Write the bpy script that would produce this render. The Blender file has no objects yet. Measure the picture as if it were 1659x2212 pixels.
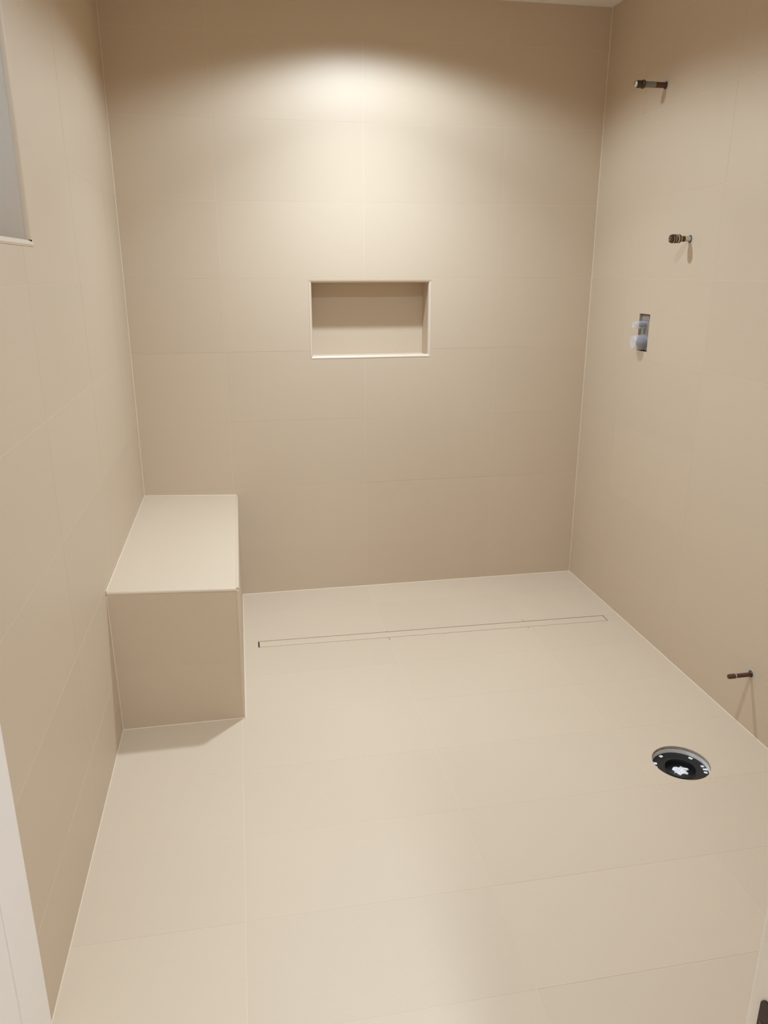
import bpy, math, random
from mathutils import Vector, Matrix
random.seed(7)
SC = bpy.context.scene
COL = SC.collection

# ------------------------------------------------------------------ camera
W, H = 2.0552, 2.512            # room width, ceiling height (x: left->right, y: towards the back wall = 0, z up)
F_PX = 1654.77                  # focal length in pixels of the 1659 x 2212 frame
yaw, pitch, roll = 0.1832, 0.3044, -0.0002
cam_d = bpy.data.cameras.new('camera')
cam = bpy.data.objects.new('camera', cam_d)
COL.objects.link(cam)
cam.location = (0.4539, -3.4272, 1.4669)
cam.rotation_euler = (math.pi / 2 - pitch, -roll, -yaw)
cam_d.sensor_fit = 'VERTICAL'
cam_d.sensor_height = 36.0
cam_d.sensor_width = 27.0
cam_d.lens = F_PX * 36.0 / 2212.0
cam_d.clip_start = 0.02
SC.camera = cam

# ------------------------------------------------------------------ world: dim dusk outside the window
wd = bpy.data.worlds.new('World')
SC.world = wd
wd.use_nodes = True
bg = wd.node_tree.nodes.get('Background') or wd.node_tree.nodes.new('ShaderNodeBackground')
bg.inputs['Color'].default_value = (0.52, 0.66, 0.86, 1)
bg.inputs['Strength'].default_value = 4.5

# ------------------------------------------------------------------ exposure
vs = SC.view_settings
vs.view_transform = 'Standard'
vs.look = 'None'
vs.gamma = 1.0
vs.use_curve_mapping = False
vs.exposure = 0.0
SC.cycles.max_bounces = 12
SC.cycles.diffuse_bounces = 8

# ------------------------------------------------------------------ downlights recessed in the ceiling (fixtures are built with the ceiling)
LIGHT_COLOR = (0.66, 0.815, 1.0)
DOWNLIGHTS = [  # x, y, power, lens radius
    (0.99, -0.61, 71.0, 0.05),      # over the shower
    (0.98, -1.87, 48.0, 0.05),      # over the room's middle
    (0.70, -4.35, 168.0, 0.12),     # behind the doorway
]
# how each lamp throws its light: cosine of the angle from straight down -> relative intensity
# (strong beam downwards, an even skirt, cut off by the rim of the fitting)
PROFILE = [(0.0, 0.0), (0.26, 0.0), (0.30, 0.10), (0.34, 0.32), (0.39, 0.62), (0.44, 0.86), (0.50, 0.97), (0.58, 1.02), (0.70, 1.55), (0.80, 2.15), (0.90, 2.75), (0.96, 2.7), (1.0, 2.55)]
for (lx, ly, pw, rad_) in DOWNLIGHTS:
    ld = bpy.data.lights.new('downlight_lamp', 'SPOT')
    ld.energy = pw
    ld.color = LIGHT_COLOR
    ld.spot_size = math.radians(172)
    ld.spot_blend = 0.0
    ld.shadow_soft_size = rad_
    ld.use_nodes = True
    nt = ld.node_tree
    em = nt.nodes['Emission']
    tc = nt.nodes.new('ShaderNodeTexCoord')
    sx = nt.nodes.new('ShaderNodeSeparateXYZ')
    ab = nt.nodes.new('ShaderNodeMath')
    ab.operation = 'ABSOLUTE'
    cr = nt.nodes.new('ShaderNodeValToRGB')
    cr.color_ramp.interpolation = 'LINEAR'
    while len(cr.color_ramp.elements) < len(PROFILE):
        cr.color_ramp.elements.new(0.5)
    for el, (p_, v_) in zip(cr.color_ramp.elements, PROFILE):
        el.position = p_
    for el, (p_, v_) in zip(cr.color_ramp.elements, PROFILE):
        el.color = (v_ / 3, v_ / 3, v_ / 3, 1)
    ml = nt.nodes.new('ShaderNodeMath')
    ml.operation = 'MULTIPLY'
    ml.inputs[1].default_value = 3.0
    nt.links.new(tc.outputs['Normal'], sx.inputs[0])
    nt.links.new(sx.outputs['Z'], ab.inputs[0])
    nt.links.new(ab.outputs[0], cr.inputs[0])
    nt.links.new(cr.outputs['Color'], ml.inputs[0])
    nt.links.new(ml.outputs[0], em.inputs['Strength'])
    lo = bpy.data.objects.new('downlight_lamp', ld)
    COL.objects.link(lo)
    lo.location = (lx, ly, H - 0.012)


# ------------------------------------------------------------------ materials
def srgb(r, g, b):
    f = lambda c: (c / 255 / 12.92) if c / 255 <= 0.04045 else ((c / 255 + 0.055) / 1.055) ** 2.4
    return (f(r), f(g), f(b), 1.0)


def mat(name, col, rough=0.5, metal=0.0, var=0.0, nscale=40.0, bump=0.0, bscale=300.0, spec=0.5, stretch=None, rnd=0.0):
    m = bpy.data.materials.new(name)
    m.use_nodes = True
    nt = m.node_tree
    b = nt.nodes['Principled BSDF']
    b.inputs['Roughness'].default_value = rough
    b.inputs['Metallic'].default_value = metal
    b.inputs['Specular IOR Level'].default_value = spec
    tc = nt.nodes.new('ShaderNodeTexCoord')
    mp = nt.nodes.new('ShaderNodeMapping')
    nt.links.new(tc.outputs['Object'], mp.inputs['Vector'])
    if stretch:
        mp.inputs['Scale'].default_value = stretch
    nz = nt.nodes.new('ShaderNodeTexNoise')
    nz.inputs['Scale'].default_value = nscale
    nz.inputs['Detail'].default_value = 4
    nt.links.new(mp.outputs['Vector'], nz.inputs['Vector'])
    hsv = nt.nodes.new('ShaderNodeHueSaturation')
    hsv.inputs['Color'].default_value = col
    mr = nt.nodes.new('ShaderNodeMapRange')
    mr.inputs['To Min'].default_value = 1 - var
    mr.inputs['To Max'].default_value = 1 + var
    nt.links.new(nz.outputs['Fac'], mr.inputs['Value'])
    last = mr.outputs['Result']
    if rnd:
        oi = nt.nodes.new('ShaderNodeObjectInfo')
        m2 = nt.nodes.new('ShaderNodeMapRange')
        m2.inputs['To Min'].default_value = 1 - rnd
        m2.inputs['To Max'].default_value = 1 + rnd
        nt.links.new(oi.outputs['Random'], m2.inputs['Value'])
        mu = nt.nodes.new('ShaderNodeMath')
        mu.operation = 'MULTIPLY'
        nt.links.new(last, mu.inputs[0])
        nt.links.new(m2.outputs['Result'], mu.inputs[1])
        last = mu.outputs[0]
    nt.links.new(last, hsv.inputs['Value'])
    nt.links.new(hsv.outputs['Color'], b.inputs['Base Color'])
    if bump:
        n2 = nt.nodes.new('ShaderNodeTexNoise')
        n2.inputs['Scale'].default_value = bscale
        n2.inputs['Detail'].default_value = 3
        nt.links.new(tc.outputs['Object'], n2.inputs['Vector'])
        bp = nt.nodes.new('ShaderNodeBump')
        bp.inputs['Strength'].default_value = bump
        bp.inputs['Distance'].default_value = 0.002
        nt.links.new(n2.outputs['Fac'], bp.inputs['Height'])
        nt.links.new(bp.outputs['Normal'], b.inputs['Normal'])
    return m


TILE = (0.57, 0.45, 0.318, 1)
M = {
    'tile': mat('beige porcelain tile', TILE, 0.48, var=0.03, nscale=220, bump=0.04, bscale=500, spec=0.35, rnd=0.012),
    'grout': mat('pale grout', (0.645, 0.512, 0.368, 1), 0.8, var=0.03, nscale=90, spec=0.2),
    'bead': mat('pale corner grout', (0.68, 0.55, 0.405, 1), 0.7, var=0.04, nscale=90, spec=0.25),
    'trim': mat('beige edge profile', (0.63, 0.515, 0.385, 1), 0.4, var=0.02, nscale=50, spec=0.4),
    'paint': mat('off white wall paint', (0.66, 0.60, 0.52, 1), 0.75, var=0.015, nscale=30, bump=0.05, bscale=200, spec=0.2),
    'ceiling': mat('white ceiling paint', (0.80, 0.75, 0.68, 1), 0.85, var=0.01, nscale=30, spec=0.2),
    'woodwhite': mat('white painted woodwork', (0.83, 0.77, 0.70, 1), 0.4, var=0.012, nscale=25, spec=0.4),
    'darksteel': mat('dark drain channel', (0.03, 0.027, 0.024, 1), 0.55, var=0.2, nscale=60),
    'black': mat('black plastic', (0.008, 0.0085, 0.010, 1), 0.35, var=0.25, nscale=45, bump=0.15, bscale=120),
    'whitepvc': mat('white plastic ring', (0.80, 0.78, 0.76, 1), 0.45, var=0.04, nscale=60),
    'thinset': mat('smeared mortar', (0.40, 0.34, 0.27, 1), 0.9, var=0.35, nscale=70, bump=0.6, bscale=90),
    'whiteplug': mat('white crumpled plug', (0.82, 0.79, 0.80, 1), 0.55, var=0.08, nscale=80, bump=0.5, bscale=120),
    'bronze': mat('dark bronze cap', (0.085, 0.055, 0.036, 1), 0.38, 0.8, var=0.25, nscale=120),
    'brass': mat('yellow brass', (0.55, 0.42, 0.12, 1), 0.4, 0.6, var=0.1, nscale=60),
    'chrome': mat('worn chrome', (0.62, 0.59, 0.55, 1), 0.22, 1.0, var=0.1, nscale=90),
    'tape': mat('grey green pipe wrap', (0.20, 0.185, 0.15, 1), 0.6, var=0.25, nscale=160),
    'copper': mat('tarnished copper', (0.13, 0.060, 0.042, 1), 0.42, 0.6, var=0.35, nscale=110, bump=0.2, bscale=200),
    'galv': mat('galvanized valve body', (0.33, 0.295, 0.255, 1), 0.5, 0.3, var=0.5, nscale=120, bump=0.5, bscale=150),
    'bluegrey': mat('blue grey cartridge', (0.042, 0.048, 0.068, 1), 0.4, var=0.2, nscale=80),
    'dark': mat('dark hole', (0.06, 0.045, 0.032, 1), 0.9, var=0.1),
    'mortar': mat('off white mortar ring', (0.50, 0.44, 0.38, 1), 0.8, var=0.25, nscale=140, bump=0.4, bscale=150),
    'strike': mat('dark bronze plate', (0.045, 0.024, 0.020, 1), 0.45, 0.4, var=0.25, nscale=90),
    'olive': mat('olive brass latch hole', (0.10, 0.085, 0.025, 1), 0.6, 0.3, var=0.3, nscale=90),
}


def clear_plastic():
    m = bpy.data.materials.new('clear plastic cover')
    m.use_nodes = True
    nt = m.node_tree
    b = nt.nodes['Principled BSDF']
    b.inputs['Base Color'].default_value = (0.78, 0.78, 0.80, 1)
    b.inputs['Roughness'].default_value = 0.3
    tr = nt.nodes.new('ShaderNodeBsdfTransparent')
    mx = nt.nodes.new('ShaderNodeMixShader')
    nz = nt.nodes.new('ShaderNodeTexNoise')
    nz.inputs['Scale'].default_value = 60
    mr = nt.nodes.new('ShaderNodeMapRange')
    mr.inputs['To Min'].default_value = 0.24
    mr.inputs['To Max'].default_value = 0.44
    nt.links.new(nz.outputs['Fac'], mr.inputs['Value'])
    nt.links.new(mr.outputs['Result'], mx.inputs['Fac'])
    nt.links.new(tr.outputs[0], mx.inputs[1])
    nt.links.new(b.outputs[0], mx.inputs[2])
    nt.links.new(mx.outputs[0], nt.nodes['Material Output'].inputs['Surface'])
    return m


def frosted():
    m = bpy.data.materials.new('frosted window glass')
    m.use_nodes = True
    nt = m.node_tree
    b = nt.nodes['Principled BSDF']
    b.inputs['Base Color'].default_value = (0.8, 0.85, 0.9, 1)
    b.inputs['Roughness'].default_value = 0.35
    tl = nt.nodes.new('ShaderNodeBsdfTranslucent')
    tl.inputs['Color'].default_value = (0.75, 0.82, 0.9, 1)
    mx = nt.nodes.new('ShaderNodeMixShader')
    mx.inputs['Fac'].default_value = 0.25
    nt.links.new(tl.outputs[0], mx.inputs[1])
    nt.links.new(b.outputs[0], mx.inputs[2])
    nt.links.new(mx.outputs[0], nt.nodes['Material Output'].inputs['Surface'])
    return m


def lamp_lens():
    m = bpy.data.materials.new('glowing lamp lens')
    m.use_nodes = True
    b = m.node_tree.nodes['Principled BSDF']
    b.inputs['Base Color'].default_value = (0.9, 0.88, 0.82, 1)
    b.inputs['Emission Color'].default_value = (1.0, 0.93, 0.83, 1)
    b.inputs['Emission Strength'].default_value = 3.0
    return m


M['clear'] = clear_plastic()
M['frosted'] = frosted()
M['lens'] = lamp_lens()


# ------------------------------------------------------------------ mesh helpers
class MB:
    def __init__(self):
        self.v, self.f = [], []

    def add(self, vs_, fs_):
        n = len(self.v)
        self.v += [tuple(p) for p in vs_]
        self.f += [tuple(i + n for i in q) for q in fs_]
        return self

    def box(self, a, b):
        (x0, y0, z0), (x1, y1, z1) = a, b
        return self.add([(x0, y0, z0), (x1, y0, z0), (x1, y1, z0), (x0, y1, z0), (x0, y0, z1), (x1, y0, z1), (x1, y1, z1), (x0, y1, z1)],
                        [(3, 2, 1, 0), (4, 5, 6, 7), (0, 1, 5, 4), (1, 2, 6, 5), (2, 3, 7, 6), (3, 0, 4, 7)])

    def hexa(self, bot, top):   # two quads of 4 points (counter-clockwise seen from above)
        return self.add(list(bot) + list(top), [(3, 2, 1, 0), (4, 5, 6, 7), (0, 1, 5, 4), (1, 2, 6, 5), (2, 3, 7, 6), (3, 0, 4, 7)])

    def sweep(self, prof, a, b, u, w):   # extrude a closed 2D profile (in axes u, w) from point a to b
        a, b, u, w = map(Vector, (a, b, u, w))
        n = len(prof)
        vs_ = [a + u * p + w * q for p, q in prof] + [b + u * p + w * q for p, q in prof]
        fs_ = [(i, (i + 1) % n, n + (i + 1) % n, n + i) for i in range(n)]
        return self.add(vs_, fs_ + [tuple(range(n - 1, -1, -1)), tuple(range(n, 2 * n))])

    def lathe(self, prof, o, axis, seg=32):   # prof: (distance along axis, radius)
        o, ax = Vector(o), Vector(axis).normalized()
        t = Vector((0, 0, 1)) if abs(ax.z) < 0.9 else Vector((0, 1, 0))
        u = ax.cross(t).normalized()
        w = ax.cross(u)
        vs_, fs_ = [], []
        for (d, r) in prof:
            for k in range(seg):
                an = 2 * math.pi * k / seg
                vs_.append(o + ax * d + (u * math.cos(an) + w * math.sin(an)) * r)
        for i in range(len(prof) - 1):
            for k in range(seg):
                k2 = (k + 1) % seg
                fs_.append((i * seg + k, i * seg + k2, (i + 1) * seg + k2, (i + 1) * seg + k))
        n = len(prof) - 1
        if prof[0][1] > 1e-6:
            fs_.append(tuple(range(seg - 1, -1, -1)))
        if prof[n][1] > 1e-6:
            fs_.append(tuple(n * seg + k for k in range(seg)))
        return self.add(vs_, fs_)

    def tube_ring(self, prof, o, axis, seg=32):   # closed profile revolved, no caps
        o, ax = Vector(o), Vector(axis).normalized()
        t = Vector((0, 0, 1)) if abs(ax.z) < 0.9 else Vector((0, 1, 0))
        u = ax.cross(t).normalized()
        w = ax.cross(u)
        vs_, fs_ = [], []
        n = len(prof)
        for (d, r) in prof:
            for k in range(seg):
                an = 2 * math.pi * k / seg
                vs_.append(o + ax * d + (u * math.cos(an) + w * math.sin(an)) * r)
        for i in range(n):
            j = (i + 1) % n
            for k in range(seg):
                k2 = (k + 1) % seg
                fs_.append((i * seg + k, i * seg + k2, j * seg + k2, j * seg + k))
        return self.add(vs_, fs_)

    def mesh(self, name, m, smooth=False):
        me = bpy.data.meshes.new(name)
        me.from_pydata(self.v, [], self.f)
        me.update()
        import bmesh
        bm = bmesh.new()
        bm.from_mesh(me)
        bmesh.ops.remove_doubles(bm, verts=bm.verts, dist=1e-6)
        bmesh.ops.recalc_face_normals(bm, faces=bm.faces)
        bm.to_mesh(me)
        bm.free()
        if smooth:
            for p in me.polygons:
                p.use_smooth = True
            me.set_sharp_from_angle(angle=math.radians(38))
        me.materials.append(M[m])
        return me

    def build(self, name, m, parent=None, smooth=False, kind=None):
        o = bpy.data.objects.new(name, self.mesh(name, m, smooth))
        COL.objects.link(o)
        if parent:
            o.parent = parent
            o.matrix_parent_inverse = parent.matrix_world.inverted()
        if kind:
            o['kind'] = kind
        return o


def thing(name, loc, label, cat, group=None):
    o = bpy.data.objects.new(name, None)
    COL.objects.link(o)
    o.location = loc
    o.empty_display_size = 0.05
    bpy.context.view_layer.update()
    o['label'] = label
    o['category'] = cat
    if group:
        o['group'] = group
    return o


T, R = 0.6096, 0.3048
XJ, ZJ = 0.3928, 0.2185         # first vertical joint on the back wall, first row joint above the floor
G = 0.0009                      # half of a grout joint
TT = 0.009                      # tile thickness
RECESS = 0.0004                 # grout lies this far behind the tile faces

_cache = {}


def sub_rects(rect, holes):
    """rectangle minus rectangular holes -> list of cells"""
    (a0, b0, a1, b1) = rect
    hs = [(max(a0, h[0]), max(b0, h[1]), min(a1, h[2]), min(b1, h[3])) for h in holes]
    hs = [h for h in hs if h[2] - h[0] > 1e-5 and h[3] - h[1] > 1e-5]
    if not hs:
        return [rect]
    xs = sorted({a0, a1, *[h[0] for h in hs], *[h[2] for h in hs]})
    ys = sorted({b0, b1, *[h[1] for h in hs], *[h[3] for h in hs]})
    out = []
    for i in range(len(xs) - 1):
        for j in range(len(ys) - 1):
            cx, cy = (xs[i] + xs[i + 1]) / 2, (ys[j] + ys[j + 1]) / 2
            if not any(h[0] < cx < h[2] and h[1] < cy < h[3] for h in hs):
                out.append((xs[i], ys[j], xs[i + 1], ys[j + 1]))
    return out


def cells_mesh(cells, thick):
    """plate made of rectangular cells in the (a, b) plane, front at 0, back at -thick, only outer sides closed"""
    mb = MB()
    edges = {}
    xs = sorted({round(c[k], 6) for c in cells for k in (0, 2)})
    ys = sorted({round(c[k], 6) for c in cells for k in (1, 3)})
    for (a0, b0, a1, b1) in cells:
        mb.add([(a0, b0, 0), (a1, b0, 0), (a1, b1, 0), (a0, b1, 0)], [(0, 1, 2, 3)])
        mb.add([(a0, b0, -thick), (a1, b0, -thick), (a1, b1, -thick), (a0, b1, -thick)], [(3, 2, 1, 0)])
        cs = [(a0, b0), (a1, b0), (a1, b1), (a0, b1)]
        for k in range(4):
            p, q = cs[k], cs[(k + 1) % 4]
            key = tuple(sorted(((round(p[0], 6), round(p[1], 6)), (round(q[0], 6), round(q[1], 6)))))
            edges.setdefault(key, []).append((p, q))
    for key, lst in edges.items():
        if len(lst) == 1:
            (p, q) = lst[0]
            mb.add([(p[0], p[1], 0), (q[0], q[1], 0), (q[0], q[1], -thick), (p[0], p[1], -thick)], [(3, 2, 1, 0)])
    return mb


# frames: columns are the plane's a-axis, b-axis, outward normal
FR = {
    'back': Matrix(((1, 0, 0), (0, 0, -1), (0, 1, 0))),      # a = x, b = z, n = -y
    'left': Matrix(((0, 0, 1), (1, 0, 0), (0, 1, 0))),       # a = y, b = z, n = +x
    'right': Matrix(((0, 0, -1), (-1, 0, 0), (0, 1, 0))),    # a = -y, b = z, n = -x
    'floor': Matrix(((1, 0, 0), (0, 1, 0), (0, 0, 1))),      # a = x, b = y, n = +z
}


def place_plate(name, frame, origin, rect, holes, thick, m, parent=None, off=0.0, kind=None, inset=G):
    (a0, b0, a1, b1) = rect
    a0, b0, a1, b1 = a0 + inset, b0 + inset, a1 - inset, b1 - inset
    if a1 - a0 < 0.004 or b1 - b0 < 0.004:
        return None
    cells = sub_rects((a0, b0, a1, b1), holes)
    if not cells:
        return None
    ca, cb = (a0 + a1) / 2, (b0 + b1) / 2
    loc_cells = [(round(c[0] - ca, 5), round(c[1] - cb, 5), round(c[2] - ca, 5), round(c[3] - cb, 5)) for c in cells]
    key = (tuple(loc_cells), thick, m, name)
    if key not in _cache:
        _cache[key] = cells_mesh(loc_cells, thick).mesh(name, m)
    o = bpy.data.objects.new(name, _cache[key])
    COL.objects.link(o)
    fr = FR[frame]
    pos = Vector(origin) + fr @ Vector((ca, cb, off))
    o.matrix_world = Matrix.Translation(pos) @ fr.to_4x4()
    if parent:
        o.parent = parent
    if kind:
        o['kind'] = kind
    return o


def lip():
    return random.uniform(-0.00012, 0.00012)


rows_z = [0.0] + [ZJ + k * R for k in range(8)] + [H]
rows_z = [z for z in rows_z if z < H - 0.01] + [H]

# ------------------------------------------------------------------ setting: back wall (with a niche opening)
NX0, NX1, NZ0, NZ1 = 0.761, 1.301, 1.099, 1.431      # outer edge of the niche trim
NICHE = (NX0, NZ0, NX1, NZ1)
wall_back = MB()
for c in sub_rects((-0.12, -0.08, W + 0.12, H + 0.02), [NICHE]):
    wall_back.box((c[0], RECESS, c[1]), (c[2], 0.15, c[3]))
wall_back = wall_back.build('wall_back', 'grout', kind='structure')
xs_back = [0.0, XJ, XJ + T, XJ + 2 * T, W]
for i in range(len(xs_back) - 1):
    for j in range(len(rows_z) - 1):
        place_plate('tile', 'back', (0, 0, 0), (xs_back[i], rows_z[j], xs_back[i + 1], rows_z[j + 1]),
                    [(NX0 - 0.0008, NZ0 - 0.0008, NX1 + 0.0008, NZ1 + 0.0008)], TT, 'tile', wall_back, off=lip())

# ------------------------------------------------------------------ left wall with the window opening
LY_END = -2.147
WIN = (-2.06, 1.5235, -1.452, 2.20)      # y0, z0, y1, z1
wall_left = MB()
for c in sub_rects((-5.3, -0.08, 0.0, H + 0.02), [WIN]):
    wall_left.box((-0.30, c[0], c[1]), (-RECESS, c[2], c[3]))
wall_left = wall_left.build('wall_left', 'paint', kind='structure')
gb = MB()
for c in sub_rects((LY_END, -0.02, 0.0, H), [WIN]):
    gb.box((-0.004, c[0], c[1]), (-RECESS + 0.0001, c[2], c[3]))
gb.build('grout_bed', 'grout', wall_left)
ys_left = [LY_END, -1.542, -0.932, -0.322, 0.0]
for i in range(len(ys_left) - 1):
    for j in range(len(rows_z) - 1):
        place_plate('tile', 'left', (0, 0, 0), (ys_left[i], rows_z[j], ys_left[i + 1], rows_z[j + 1]), [WIN], TT, 'tile', wall_left, off=lip())

# ------------------------------------------------------------------ right wall with the valve slot
VS = (0.470, 1.159, 0.553, 1.304)        # -y0, z0, -y1, z1 of the slot
RY_END = -3.05
wall_right = MB()
for c in sub_rects((0.0, -0.08, 5.3, H + 0.02), [VS]):
    wall_right.box((W + RECESS, -c[2], c[1]), (W + 0.15, -c[0], c[3]))
wall_right = wall_right.build('wall_right', 'grout', kind='structure')
ys_right = [0.0, 0.342, 0.9516, 1.5612, 2.1708, 2.7804, -RY_END]
for i in range(len(ys_right) - 1):
    for j in range(len(rows_z) - 1):
        place_plate('tile', 'right', (W, 0, 0), (ys_right[i], rows_z[j], ys_right[i + 1], rows_z[j + 1]), [VS], TT, 'tile', wall_right, off=lip())

# ------------------------------------------------------------------ ceiling, with the downlight fittings
ceiling = MB().box((-0.3, -5.3, H), (W + 0.15, 0.15, H + 0.12)).build('ceiling', 'ceiling', kind='structure')
for (lx, ly, *_r) in DOWNLIGHTS:
    MB().tube_ring([(0.0, 0.088), (0.006, 0.084), (0.006, 0.064), (0.0, 0.060)], (lx, ly, H), (0, 0, -1), 40).build('downlight_ring', 'woodwhite', ceiling, smooth=True)
    MB().lathe([(0.0, 0.060), (0.002, 0.058), (0.003, 0.0)], (lx, ly, H), (0, 0, -1), 40).build('downlight_lens', 'lens', ceiling, smooth=True)

# ------------------------------------------------------------------ floor, tile by tile
FC = Vector((1.742, -1.578, 0))          # centre of the drain flange hole
FRAD = 0.087
HOLE = (FC.x - 0.0875, FC.y - 0.0875, FC.x + 0.0875, FC.y + 0.0875)
DR_X0, DR_X1 = 0.464, 1.984              # linear drain slot
DSL = -0.0161
dyb = lambda x: -0.5055 + DSL * (x - 0.465)
dyf = lambda x: -0.5590 + DSL * (x - 0.465)
fl = MB()
for c in sub_rects((-0.3, -5.3, W + 0.15, 0.15), [HOLE, (DR_X0 - 0.003, -0.592, DR_X1 + 0.003, -0.503)]):
    fl.box((c[0], c[1], -0.10), (c[2], c[3], -RECESS))
floor = fl.build('floor', 'grout', kind='structure')
xs_f = [0.0, 0.394, 1.004, 1.614, W]
BX, BY = 0.406, -1.075                   # bench footprint


def poly_tile(pts, off=0.0):
    """convex floor tile from corner points (counter-clockwise), shrunk by the joint"""
    cx = sum(p[0] for p in pts) / len(pts)
    cy = sum(p[1] for p in pts) / len(pts)
    q = [(p[0] + (G if p[0] < cx else -G) - cx, p[1] + (G if p[1] < cy else -G) - cy) for p in pts]
    n = len(q)
    mb = MB().add([(a, b, 0) for a, b in q] + [(a, b, -TT) for a, b in q],
                  [tuple(range(n)), tuple(range(2 * n - 1, n - 1, -1))] + [(i, n + i, n + (i + 1) % n, (i + 1) % n) for i in range(n)])
    o = mb.build('tile', 'tile')
    o.location = (cx, cy, off)
    o.parent = floor


# in front of and behind the drain
cols = [(BX + 0.002, DR_X0), (DR_X0, 1.004), (1.004, 1.614), (1.614, DR_X1), (DR_X1, W)]
for (x0, x1) in [(BX + 0.002, 1.004), (1.004, 1.614), (1.614, W)]:
    poly_tile([(x0, -0.218), (x1, -0.218), (x1, 0.0), (x0, 0.0)], lip())
    poly_tile([(x0, dyb(x0)), (x1, dyb(x1)), (x1, -0.218), (x0, -0.218)], lip())
    poly_tile([(x0, -0.79), (x1, -0.79), (x1, dyf(x1)), (x0, dyf(x0))], lip())
    poly_tile([(x0, BY), (x1, BY), (x1, -0.79), (x0, -0.79)], lip())
for (x0, x1) in [(BX + 0.002, DR_X0), (DR_X1, W)]:
    poly_tile([(x0, dyf(x0)), (x1, dyf(x1)), (x1, dyb(x1)), (x0, dyb(x0))], lip())
ys_f = [BY, -1.371, -1.667, -1.956, -2.25, -2.545, -2.84, -3.135, -3.43, -3.725, -4.02, -4.315, -4.61, -4.905, -5.2]
for i in range(4):
    for j in range(len(ys_f) - 1):
        r = (xs_f[i], ys_f[j + 1], xs_f[i + 1], ys_f[j])
        if r[0] < FC.x < r[2] and r[1] < FC.y < r[3]:
            # tile with a round hole: rectangle border joined to a circle
            x0, y0, x1, y1 = r[0] + G, r[1] + G * 0.5, r[2] - G, r[3] - G
            n = 64
            inner = [(FC.x + FRAD * math.cos(2 * math.pi * k / n), FC.y + FRAD * math.sin(2 * math.pi * k / n)) for k in range(n)]
            outer = []
            for k in range(n):
                c_, s_ = math.cos(2 * math.pi * k / n), math.sin(2 * math.pi * k / n)
                ts = []
                if abs(c_) > 1e-9:
                    ts.append(((x1 if c_ > 0 else x0) - FC.x) / c_)
                if abs(s_) > 1e-9:
                    ts.append(((y1 if s_ > 0 else y0) - FC.y) / s_)
                t = min(ts)
                outer.append((FC.x + c_ * t, FC.y + s_ * t))
            # snap the nearest outer points to the four corners
            for cxy in ((x0, y0), (x1, y0), (x1, y1), (x0, y1)):
                k = min(range(n), key=lambda q: (outer[q][0] - cxy[0]) ** 2 + (outer[q][1] - cxy[1]) ** 2)
                outer[k] = cxy
            mb = MB()
            for k in range(n):
                k2 = (k + 1) % n
                a, b, c, d = inner[k], outer[k], outer[k2], inner[k2]
                mb.add([(a[0], a[1], 0), (b[0], b[1], 0), (c[0], c[1], 0), (d[0], d[1], 0)], [(0, 1, 2, 3)])
                mb.add([(a[0], a[1], 0), (d[0], d[1], 0), (d[0], d[1], -TT), (a[0], a[1], -TT)], [(0, 1, 2, 3)])
                mb.add([(b[0], b[1], 0), (c[0], c[1], 0), (c[0], c[1], -TT), (b[0], b[1], -TT)], [(3, 2, 1, 0)])
            mb.build('tile', 'tile', floor)
        else:
            place_plate('tile', 'floor', (0, 0, 0), r, [], TT, 'tile', floor, off=lip())

# ------------------------------------------------------------------ doorway behind: white casing on the left wall, jamb on the right, the hall's end wall
tr1 = MB().box((-0.004, -2.283, 0.0), (0.0035, LY_END - 0.002, H - 0.002)).build('trim_1', 'woodwhite', kind='structure')
tr2 = MB().box((-0.003, -2.42, 0.0), (0.0012, -2.2848, H - 0.002)).build('trim_2', 'woodwhite', kind='structure')
JX, JY0, JY1 = 0.794, -3.17, -3.05
r_ = 0.011
jp = [(JX, JY0), (W, JY0), (W, JY1)]
arc = [(JX + r_ - r_ * math.sin(k * math.pi / 12), JY1 - r_ + r_ * math.cos(k * math.pi / 12)) for k in range(7)]
pts = jp + arc
n = len(pts)
mb = MB().add([(x, y, 0.0) for x, y in pts] + [(x, y, H) for x, y in pts],
              [tuple(range(n - 1, -1, -1)), tuple(range(n, 2 * n))] + [(i, (i + 1) % n, n + (i + 1) % n, n + i) for i in range(n)])
mb.build('wall_doorway', 'woodwhite', kind='structure', smooth=True)
MB().box((-0.3, -5.4, -0.08), (W + 0.15, -5.2, H + 0.02)).build('wall_front', 'paint', kind='structure')

# ------------------------------------------------------------------ window in the left wall
w1 = bpy.data.objects.new('window_1', None)
COL.objects.link(w1)
w1.location = (-0.2, (WIN[0] + WIN[2]) / 2, WIN[1])
w1['kind'] = 'structure'
bpy.context.view_layer.update()
y0, z0, y1, z1 = WIN
SX = -0.185                              # glass plane
e = 0.0008
MB().box((SX, y1 - 0.010, z0 + 0.012), (-0.010, y1 - e, z1 - 0.012)).build('reveal', 'tile', w1)
MB().box((SX, y0 + e, z0 + 0.012), (-0.010, y0 + 0.010, z1 - 0.012)).build('reveal', 'tile', w1)
MB().box((SX, y0 + e, z1 - 0.011), (-0.010, y1 - e, z1 - e)).build('reveal', 'tile', w1)
MB().box((SX, y0 + e, z0 + e), (-0.010, y1 - e, z0 + 0.0105)).build('sill', 'tile', w1)


def quarter(r, n=6):
    """profile of an edge trim: straight back legs, rounded outer corner; (0,0) is the inner back corner"""
    return [(0, 0), (r, 0)] + [(r * math.cos(k * math.pi / 2 / n), r * math.sin(k * math.pi / 2 / n)) for k in range(1, n)] + [(0, r)]


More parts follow.
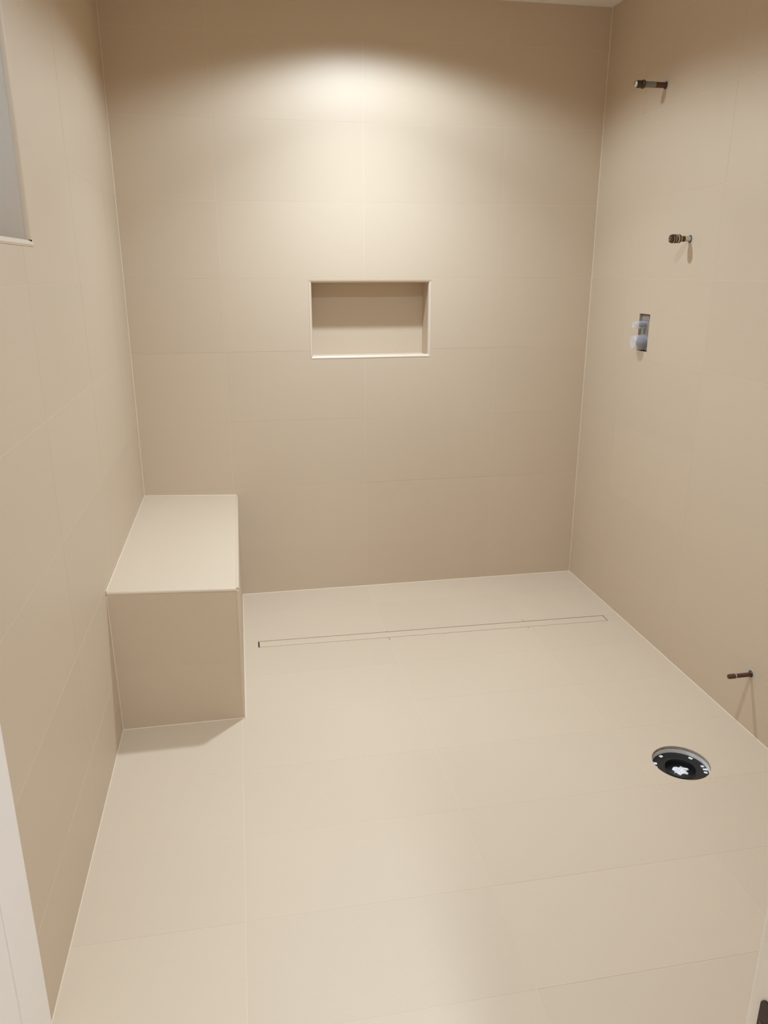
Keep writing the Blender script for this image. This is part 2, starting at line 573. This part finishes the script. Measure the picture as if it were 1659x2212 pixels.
# rounded sill nose and slim corner profile of the far reveal
MB().sweep(quarter(0.0115), (-0.0095, y0, z0 + e), (-0.0095, y1 + 0.006, z0 + e), (1, 0, 0), (0, 0, 1)).build('sill_nose', 'trim', w1, smooth=True)
MB().box((-0.008, y0, z0 - 0.0022), (0.0012, y1 + 0.007, z0 + 0.0006)).build('sill_lip', 'trim', w1)
MB().sweep(quarter(0.010), (-0.0098, y1 - 0.0005, z0 + 0.0125), (-0.0098, y1 - 0.0005, z1), (1, 0, 0), (0, -1, 0)).build('corner_profile', 'tile', w1, smooth=True)
fr = MB()
for (a, b) in (((y0 + 0.010, z0 + 0.0105), (y0 + 0.05, z1 - 0.011)), ((y1 - 0.05, z0 + 0.0105), (y1 - 0.010, z1 - 0.011)),
               ((y0 + 0.05, z0 + 0.0105), (y1 - 0.05, z0 + 0.05)), ((y0 + 0.05, z1 - 0.05), (y1 - 0.05, z1 - 0.011))):
    fr.box((SX - 0.05, a[0], a[1]), (SX, b[0], b[1]))
fr.build('window_frame', 'woodwhite', w1)
MB().box((SX - 0.032, y0 + 0.048, z0 + 0.048), (SX - 0.026, y1 - 0.048, z1 - 0.048)).build('pane', 'frosted', w1)

# ------------------------------------------------------------------ recessed niche in the back wall
nd = 0.12                                # depth of the niche
tw = 0.010                               # trim width
ni = thing('wall_niche', ((NX0 + NX1) / 2, 0.06, NZ0), 'recessed rectangular shelf niche with pale edge trim in the back wall', 'niche')
ix0, ix1, iz0, iz1 = NX0 + tw, NX1 - tw, NZ0 + tw - 0.003, NZ1 - tw
MB().box((NX0 + e, nd, NZ0 + e), (NX1 - e, nd + 0.010, NZ1 - e)).build('back_tile', 'tile', ni)
MB().box((NX0 + e, tw, iz0), (ix0, nd - G, NZ1 - e)).build('side_tile', 'tile', ni)
MB().box((ix1, tw, iz0), (NX1 - e, nd - G, NZ1 - e)).build('side_tile', 'tile', ni)
MB().box((ix0 + e, tw, iz1), (ix1 - e, nd - G, NZ1 - e)).build('top_tile', 'tile', ni)
MB().hexa([(NX0 + e, tw, NZ0 + e), (NX1 - e, tw, NZ0 + e), (NX1 - e, nd - G, NZ0 + e), (NX0 + e, nd - G, NZ0 + e)],
          [(NX0 + e, tw, iz0 - 0.003), (NX1 - e, tw, iz0 - 0.003), (NX1 - e, nd - G, iz0 - e), (NX0 + e, nd - G, iz0 - e)]).build('sill_tile', 'tile', ni)
rt = tw + 0.001
MB().sweep(quarter(rt), (NX0 - 0.002, tw - 0.0002, NZ1), (NX1 + 0.002, tw - 0.0002, NZ1), (0, -1, 0), (0, 0, -1)).build('edge_trim', 'trim', ni, smooth=True)
MB().sweep(quarter(rt), (NX0 + 0.001, tw - 0.0002, NZ0), (NX1 + 0.001, tw - 0.0002, NZ0), (0, -1, 0), (0, 0, 1)).build('edge_trim', 'trim', ni, smooth=True)
MB().sweep(quarter(rt), (NX0, tw - 0.0002, NZ0 + rt * 0.55), (NX0, tw - 0.0002, NZ1 - rt * 0.55), (0, -1, 0), (1, 0, 0)).build('edge_trim', 'trim', ni, smooth=True)
MB().sweep(quarter(rt), (NX1, tw - 0.0002, NZ0 + rt * 0.55), (NX1, tw - 0.0002, NZ1 - rt * 0.55), (0, -1, 0), (-1, 0, 0)).build('edge_trim', 'trim', ni, smooth=True)

# ------------------------------------------------------------------ tiled bench in the left back corner
be = thing('shower_bench', (0.2, -0.54, 0), 'tiled block bench in the corner below the window wall', 'bench')
g2 = 0.0012
ZL, ZR = 0.5095, 0.4925                  # the seat falls gently towards the room
ztop = lambda x: ZL + (ZR - ZL) * x / BX
YF_T, YF_B = -1.094, BY + 0.001          # front face: top edge, bottom edge
BXT = 0.410
yfr = lambda z: YF_B + (YF_T - YF_B) * z / 0.5
xfr = lambda z: BX - 0.003 + (BXT - BX + 0.003) * z / 0.5
k_ = 0.0005
core_b = [(g2, yfr(0) + k_, 0.0), (xfr(0) - k_, yfr(0) + k_, 0.0), (xfr(0) - k_, -g2, 0.0), (g2, -g2, 0.0)]
zt_ = 0.010
zl_, zr_ = ztop(0) - zt_, ztop(BX) - zt_
core_t = [(g2, yfr(zl_) + k_, zl_), (xfr(zr_) - k_, yfr(zr_) + k_, zr_), (xfr(zr_) - k_, -g2, zr_), (g2, -g2, zl_)]
MB().hexa(core_b, core_t).build('core', 'grout', be)


def front_tile(za, zb, zbr=None):
    """front tile between heights za and zb (zbr on the right)"""
    zbr = zb if zbr is None else zbr
    xr = xfr(.25) - 0.0085
    d = 0.0011
    P = lambda x, z, o: (x, yfr(z) + o, z)
    MB().hexa([P(g2 * 1.6, za, 0), P(xr, za, 0), P(xr, za, d), P(g2 * 1.6, za, d)], [P(g2 * 1.6, zb, 0), P(xr, zbr, 0), P(xr, zbr, d), P(g2 * 1.6, zb, d)]).build('front_tile', 'tile', be)


front_tile(0.0022, 0.2240 - G)
front_tile(0.2240 + G, ztop(0) - 0.0145, ztop(BX) - 0.0145)
for (ya, yb) in ((-1.06 - 0.006, -0.62 - G), (-0.62 + G, -0.006)):
    for (za, zb) in ((0.0022, 0.2240 - G), (0.2240 + G, ZR - 0.0145)):
        P = lambda y, z, o: (xfr(z) - o, y, z)
        MB().hexa([P(ya, za, 0.0011), P(ya, za, 0), P(yb, za, 0), P(yb, za, 0.0011)], [P(ya, zb, 0.0011), P(ya, zb, 0), P(yb, zb, 0), P(yb, zb, 0.0011)]).build('side_tile', 'tile', be)
for (xa, xb) in ((g2 * 1.6, 0.104 - G), (0.104 + G, BXT - 0.0095)):
    MB().hexa([(xa, YF_T + 0.0095, ztop(xa) - 0.0098), (xb, YF_T + 0.0095, ztop(xb) - 0.0098), (xb, -0.0022, ztop(xb) - 0.0098), (xa, -0.0022, ztop(xa) - 0.0098)],
              [(xa, YF_T + 0.0095, ztop(xa)), (xb, YF_T + 0.0095, ztop(xb)), (xb, -0.0022, ztop(xb)), (xa, -0.0022, ztop(xa))]).build('seat_tile', 'tile', be)
MB().hexa([(0.1015, YF_T + 0.0097, 0.49), (0.1065, YF_T + 0.0097, 0.49), (0.1065, -0.003, 0.49), (0.1015, -0.003, 0.49)],
          [(0.1015, YF_T + 0.0097, ztop(0.104) - 0.0008), (0.1065, YF_T + 0.0097, ztop(0.104) - 0.0008), (0.1065, -0.003, ztop(0.104) - 0.0008), (0.1015, -0.003, ztop(0.104) - 0.0008)]).build('seat_joint', 'grout', be)
qr = 0.0100
MB().sweep(quarter(qr), (g2, YF_T + 0.0092, ztop(0) - qr + 0.0004), (BXT - 0.009, YF_T + 0.0092, ztop(BXT) - qr + 0.0004), (0, -1, 0), (0, 0, 1)).build('edge_trim', 'tile', be, smooth=True)
MB().sweep(quarter(qr), (BXT - 0.0092, YF_T + 0.006, ztop(BXT) - qr + 0.0004), (BXT - 0.0092, -0.002, ztop(BXT) - qr + 0.0004), (1, 0, 0), (0, 0, 1)).build('edge_trim', 'tile', be, smooth=True)
MB().sweep(quarter(qr), (xfr(0) - 0.0092, yfr(0) + 0.0092, 0.002), (xfr(.48) - 0.0092, yfr(.48) + 0.0092, ztop(BXT) - 0.013), (0, -1, 0), (1, 0, 0)).build('edge_trim', 'tile', be, smooth=True)

# ------------------------------------------------------------------ linear drain with a tile insert
dr = thing('linear_drain', ((DR_X0 + DR_X1) / 2, (dyb(1.2) + dyf(1.2)) / 2, -0.03), 'long narrow tile-insert floor drain in front of the back wall', 'drain')


def slot(xa, xb, ob, of, za, zb):
    q = [(xa, dyf(xa) + of), (xb, dyf(xb) + of), (xb, dyb(xb) + ob), (xa, dyb(xa) + ob)]
    return MB().hexa([(a, b, za) for a, b in q], [(a, b, zb) for a, b in q])


slot(DR_X0 - 0.002, DR_X1 + 0.002, 0.0005, -0.0005, -0.040, -0.0145).build('channel', 'darksteel', dr)
slot(DR_X0 + 0.0042, DR_X1 - 0.0030, -0.0024, 0.0026, -0.0142, -0.0006).build('tile_insert', 'tile', dr)
for (xa, xb, ob, of) in ((DR_X0 - 0.0005, DR_X1 + 0.0005, 0.0009, None), (DR_X0 - 0.0005, DR_X1 + 0.0005, None, -0.0009)):
    if of is None:
        q = [(xa, dyb(xa) - 0.0008), (xb, dyb(xb) - 0.0008), (xb, dyb(xb) + 0.0008), (xa, dyb(xa) + 0.0008)]
    else:
        q = [(xa, dyf(xa) - 0.0008), (xb, dyf(xb) - 0.0008), (xb, dyf(xb) + 0.0008), (xa, dyf(xa) + 0.0008)]
    MB().hexa([(a, b, -0.0144) for a, b in q], [(a, b, -0.0040) for a, b in q]).build('channel_edge', 'darksteel', dr)

# ------------------------------------------------------------------ toilet flange set in a round hole of the floor
tf = thing('toilet_flange', (FC.x, FC.y, -0.04), 'round black toilet flange sunk in a hole in the floor tile', 'flange')
MB().tube_ring([(0, 0.0865), (0, 0.0873), (-0.0115, 0.0873), (-0.0115, 0.0858)], (FC.x, FC.y, -0.0006), (0, 0, 1), 64).build('mortar_collar', 'thinset', tf, smooth=True)
MB().tube_ring([(-0.0115, 0.0868), (-0.0112, 0.0846), (-0.0225, 0.0836), (-0.0225, 0.0868)], (FC.x, FC.y, 0), (0, 0, 1), 64).build('white_ring', 'whitepvc', tf, smooth=True)
MB().tube_ring([(-0.034, 0.0865), (-0.0226, 0.0865), (-0.0226, 0.0485), (-0.034, 0.0485)], (FC.x, FC.y, 0), (0, 0, 1), 48).build('white_base', 'whitepvc', tf)
# black flange disc with slots: a polar grid with the slot cells left open
mbf = MB()
NA = 180
rad = [0.047, 0.052, 0.064, 0.0692, 0.0800, 0.0838]
slots = [(111, 4.6, 3, 4), (149, 4.6, 3, 4), (163, 4, 3, 5), (35, 5, 3, 4), (-2, 4.6, 3, 4), (-14, 3.6, 3, 5), (-26, 4.6, 3, 4)]


def in_slot(deg, ir):
    for (c, hw, r0, r1) in slots:
        d = (deg - c + 180) % 360 - 180
        if abs(d) < hw and r0 <= ir < r1:
            return True
    return False


zt, zb = -0.0218, -0.0240
for k in range(NA):
    a0, a1 = 2 * math.pi * k / NA, 2 * math.pi * (k + 1) / NA
    for i in range(len(rad) - 1):
        if in_slot((k + 0.5) * 360 / NA, i):
            continue
        ra, rb = rad[i], rad[i + 1]
        q = [(FC.x + r * math.cos(a), FC.y + r * math.sin(a)) for r, a in ((ra, a0), (rb, a0), (rb, a1), (ra, a1))]
        mbf.hexa([(x, y, zb) for x, y in q], [(x, y, zt) for x, y in q])
me_o = mbf.build('flange_disc', 'black', tf)
MB().tube_ring([(zt + 0.0012, 0.0495), (zt + 0.0012, 0.0465), (-0.039, 0.043), (-0.039, 0.048)], (FC.x, FC.y, 0), (0, 0, 1), 56).build('throat', 'black', tf, smooth=True)
MB().lathe([(-0.050, 0.047), (-0.037, 0.0455), (-0.0350, 0.030), (-0.0325, 0.026), (-0.032, 0.0)], (FC.x, FC.y, 0), (0, 0, 1), 48).build('plug', 'black', tf, smooth=True)
# crumpled white scrap in the middle
scrap = []
ns = 22
for k in range(ns):
    a = 2 * math.pi * k / ns
    rr = 0.0185 * (1 + random.uniform(-0.35, 0.3))
    scrap.append((FC.x + 0.002 + 1.25 * rr * math.cos(a), FC.y + rr * math.sin(a)))
mbs = MB()
top = []
for k, (x, y) in enumerate(scrap):
    top.append((x, y, -0.0300 + random.uniform(-0.001, 0.0014)))
mid = [(FC.x + (x - FC.x) * 0.5, FC.y + (y - FC.y) * 0.5, -0.0270 + random.uniform(-0.0022, 0.0025)) for x, y in scrap]
bot = [(x, y, -0.0324) for x, y in scrap]
mbs.add(bot + top + mid + [(FC.x, FC.y, -0.0280)],
        [(k, (k + 1) % ns, ns + (k + 1) % ns, ns + k) for k in range(ns)] +
        [(ns + k, ns + (k + 1) % ns, 2 * ns + (k + 1) % ns, 2 * ns + k) for k in range(ns)] +
        [(2 * ns + k, 2 * ns + (k + 1) % ns, 3 * ns) for k in range(ns)] + [tuple(range(ns - 1, -1, -1))])
mbs.build('white_scrap', 'whiteplug', tf)

# ------------------------------------------------------------------ grout fillets along the corners
def bead(parent, a, b, u, w, leg=0.0026, lo=-0.0006):
    MB().sweep([(lo, lo), (leg, lo), (lo, leg)], a, b, u, w).build('corner_bead', 'bead', parent)


bead(wall_back, (0, 0, 0.512), (0, 0, H - 0.001), (1, 0, 0), (0, -1, 0))
bead(wall_back, (W, 0, 0), (W, 0, H - 0.001), (-1, 0, 0), (0, -1, 0))
bead(floor, (BX, 0, 0), (W, 0, 0), (0, -1, 0), (0, 0, 1))
bead(floor, (W, 0, 0), (W, -3.049, 0), (-1, 0, 0), (0, 0, 1))
bead(floor, (0, BY, 0), (0, LY_END, 0), (1, 0, 0), (0, 0, 1))
bead(be, (0, YF_T + 0.002, ztop(0)), (0, -0.0008, ztop(0)), (1, 0, 0), (0, 0, 1), lo=0.0003)
bead(be, (0.0008, 0, ztop(0)), (BXT - 0.004, 0, ztop(BXT)), (0, -1, 0), (0, 0, 1), 0.0026, lo=0.0003)
bead(be, (0, yfr(0), 0), (0, yfr(.5), 0.497), (1, 0, 0), (0, -1, 0), 0.0026, lo=0.0003)
bead(be, (0.0008, yfr(0), 0), (xfr(0), yfr(0), 0), (0, -1, 0), (0, 0, 1), lo=0.0003)
bead(be, (xfr(0), yfr(0), 0), (xfr(0), -0.001, 0), (1, 0, 0), (0, 0, 1), 0.0026, lo=0.0003)

# ------------------------------------------------------------------ capped pipe stubs on the right wall
GRP = 'capped pipe stubs on the right wall'


def wall_hole(parent, y, z, rh, rp):
    o = (W, y, z)
    MB().tube_ring([(-0.002, rh), (0.0008, rh), (0.0014, rh - 0.0015), (0.0006, rp + 0.0030), (-0.002, rp + 0.0030)], o, (-1, 0, 0), 36).build('hole_rim', 'mortar', parent, smooth=True)
    MB().tube_ring([(-0.001, rp + 0.0032), (0.0007, rp + 0.0032), (0.0007, rp - 0.0005), (-0.001, rp - 0.0005)], o, (-1, 0, 0), 36).build('hole', 'dark', parent)


# upper stub: long, wrapped, metal cap with a bright end
y, z = -0.500, 2.122
s1 = thing('pipe_stub', (W, y, z), 'topmost pipe stub on the right wall, long and wrapped, with a dark metal cap', 'pipe', GRP)
wall_hole(s1, y, z, 0.0180, 0.0098)
MB().lathe([(-0.01, 0.0098), (0.045, 0.0098), (0.047, 0.0095)], (W, y, z), (-1, 0, 0), 28).build('pipe', 'copper', s1, smooth=True)
MB().lathe([(0.044, 0.0106), (0.052, 0.0108), (0.066, 0.0104), (0.080, 0.0108), (0.090, 0.0106)], (W, y, z), (-1, 0, 0), 28).build('wrap', 'tape', s1, smooth=True)
MB().lathe([(0.088, 0.0142), (0.0895, 0.0150), (0.0945, 0.0150), (0.096, 0.0132)], (W, y, z), (-1, 0, 0), 32).build('collar', 'bronze', s1, smooth=True)
MB().lathe([(0.095, 0.0130), (0.116, 0.0130), (0.119, 0.0122), (0.120, 0.0118)], (W, y, z), (-1, 0, 0), 8).build('cap', 'bronze', s1)
MB().lathe([(0.1195, 0.0120), (0.122, 0.0112), (0.1245, 0.0080), (0.125, 0.0)], (W, y, z), (-1, 0, 0), 28).build('cap_end', 'chrome', s1, smooth=True)

# middle stub: short, knurled round cap with a yellow ring
y, z = -0.777, 1.577
s2 = thing('pipe_stub', (W, y, z), 'short pipe stub with a big round cap and yellow ring, above the valve slot', 'pipe', GRP)
wall_hole(s2, y, z, 0.0185, 0.0098)
MB().lathe([(-0.01, 0.0098), (0.018, 0.0098), (0.024, 0.0094), (0.036, 0.0094)], (W, y, z), (-1, 0, 0), 28).build('pipe', 'chrome', s2, smooth=True)
MB().lathe([(0.023, 0.0099), (0.035, 0.0099), (0.036, 0.0090)], (W, y, z), (-1, 0, 0), 28).build('threaded_end', 'bronze', s2, smooth=True)
MB().lathe([(0.035, 0.0104), (0.036, 0.0112), (0.0395, 0.0112), (0.041, 0.0104)], (W, y, z), (-1, 0, 0), 28).build('yellow_ring', 'brass', s2, smooth=True)
MB().lathe([(0.0405, 0.0125), (0.042, 0.0150), (0.0475, 0.0155), (0.0480, 0.0145)], (W, y, z), (-1, 0, 0), 32).build('cap_flange', 'bronze', s2, smooth=True)
MB().lathe([(0.0478, 0.0150), (0.0515, 0.0150), (0.0517, 0.0140)], (W, y, z), (-1, 0, 0), 32).build('bright_band', 'chrome', s2, smooth=True)
MB().lathe([(0.0495, 0.0146), (0.062, 0.0152), (0.072, 0.0150), (0.0770, 0.0128), (0.0785, 0.0)], (W, y, z), (-1, 0, 0), 32).build('cap', 'bronze', s2, smooth=True)
for (d0, a0, a1) in ((0.0545, -60, 70), (0.0595, 10, 130), (0.0645, -80, 20), (0.0680, 60, 200)):
    prof = [(d0, 0.0148), (d0, 0.0158), (d0 + 0.0016, 0.0158), (d0 + 0.0016, 0.0148)]
    arc_mb = MB()
    steps = 10
    ring = []
    for k in range(steps + 1):
        an = math.radians(90 + a0 + (a1 - a0) * k / steps)
        ring.append([(W - d, y + rr * math.cos(an), z + rr * math.sin(an)) for d, rr in prof])
    for k in range(steps):
        for q in range(4):
            q2 = (q + 1) % 4
            arc_mb.add([ring[k][q], ring[k][q2], ring[k + 1][q2], ring[k + 1][q]], [(0, 1, 2, 3)])
    arc_mb.build('cap_ridge', 'chrome', s2)
for (dy, dz, hy, hz) in ((0.004, 0.0045, 0.0012, 0.0035), (-0.0045, 0.003, 0.0028, 0.0011), (-0.001, -0.004, 0.0045, 0.0011), (0.005, -0.003, 0.0011, 0.003)):
    MB().box((W - 0.0792, y + dy - hy, z + dz - hz), (W - 0.0770, y + dy + hy, z + dz + hz)).build('cap_mark', 'chrome', s2)

# low stub near the floor: tarnished copper with a pale tape band
y, z = -1.433, 0.197
s3 = thing('pipe_stub', (W, y, z), 'thin brown copper pipe stub low on the right wall near the floor', 'pipe', GRP)
wall_hole(s3, y, z + 0.002, 0.0175, 0.0085)
MB().lathe([(-0.01, 0.0072), (0.056, 0.0072)], (W, y, z), (-1, 0, 0), 24).build('pipe', 'copper', s3, smooth=True)
MB().lathe([(0.055, 0.0068), (0.0555, 0.0076), (0.0585, 0.0076), (0.059, 0.0068)], (W, y, z), (-1, 0, 0), 24).build('tape_band', 'mortar', s3, smooth=True)
MB().lathe([(0.0588, 0.0082), (0.078, 0.0082), (0.0825, 0.0072), (0.0842, 0.0045), (0.0845, 0.0)], (W, y, z), (-1, 0, 0), 24).build('cap', 'copper', s3, smooth=True)

# ------------------------------------------------------------------ shower valve in the rectangular slot
vy, vz = -(VS[0] + VS[2]) / 2, (VS[1] + VS[3]) / 2
va = thing('shower_valve', (W + 0.02, vy, VS[1]), 'metal shower valve with two clear plastic stub covers in a rectangular wall slot', 'valve')
MB().box((W + 0.010, -VS[2] + 0.0035, VS[1] + 0.003), (W + 0.05, -VS[0] - 0.001, VS[3] - 0.003)).build('valve_body', 'galv', va)
rim = MB()
for c in sub_rects((VS[0], VS[1], VS[2], VS[3]), [(VS[0] + 0.0018, VS[1] + 0.0018, VS[2] - 0.0018, VS[3] - 0.0018)]):
    rim.box((W + 0.0092, -c[2], c[1]), (W + 0.016, -c[0], c[3]))
rim.build('slot_edge', 'dark', va)
for (dy, z0_, z1_, hw) in ((0.014, 1.210, 1.245, 0.006), (-0.012, 1.215, 1.240, 0.004), (0.0, 1.278, 1.296, 0.020)):
    MB().box((W + 0.0080, vy + dy - hw, z0_), (W + 0.0105, vy + dy + hw, z1_)).build('casting_rib', 'galv', va)
# lower, larger cartridge and cover
cz, cyv = 1.193, vy + 0.004
MB().lathe([(-0.02, 0.0235), (0.004, 0.0235), (0.013, 0.0215), (0.018, 0.0150), (0.019, 0.0)], (W, cyv, cz), (-1, 0, 0), 36).build('cartridge', 'bluegrey', va, smooth=True)
MB().lathe([(-0.012, 0.0305), (0.010, 0.0300), (0.032, 0.0275), (0.038, 0.0262), (0.041, 0.0235), (0.042, 0.0)], (W, cyv, cz), (-1, 0, 0), 40).build('plastic_cover', 'clear', va, smooth=True)
cz = 1.262
MB().lathe([(-0.02, 0.0095), (0.012, 0.0095), (0.014, 0.0080), (0.014, 0.0)], (W, cyv, cz), (-1, 0, 0), 28).build('stem', 'bluegrey', va, smooth=True)
MB().lathe([(-0.012, 0.0150), (0.020, 0.0146), (0.040, 0.0138), (0.0440, 0.0125), (0.0450, 0.0)], (W, cyv, cz), (-1, 0, 0), 32).build('plastic_cover', 'clear', va, smooth=True)

# ------------------------------------------------------------------ strike plate on the door jamb
sp = thing('strike_plate', (JX, -3.085, 0.93), 'dark bronze strike plate on the pale door jamb at the bottom right', 'strike plate')
cr = 0.006
pl = [(-3.104, 0.888), (-3.068, 0.888), (-3.068, 0.977 - cr)] + [(-3.068 - cr + cr * math.cos(k * math.pi / 8), 0.977 - cr + cr * math.sin(k * math.pi / 8)) for k in range(1, 5)] + [(-3.104, 0.977)]
n = len(pl)
MB().add([(JX - 0.0016, a, b) for a, b in pl] + [(JX + 0.0005, a, b) for a, b in pl],
         [tuple(range(n)), tuple(range(2 * n - 1, n - 1, -1))] + [(i, n + i, n + (i + 1) % n, (i + 1) % n) for i in range(n)]).build('plate', 'strike', sp)
MB().box((JX - 0.0022, -3.098, 0.902), (JX - 0.0012, -3.0705, 0.957)).build('latch_opening', 'olive', sp)
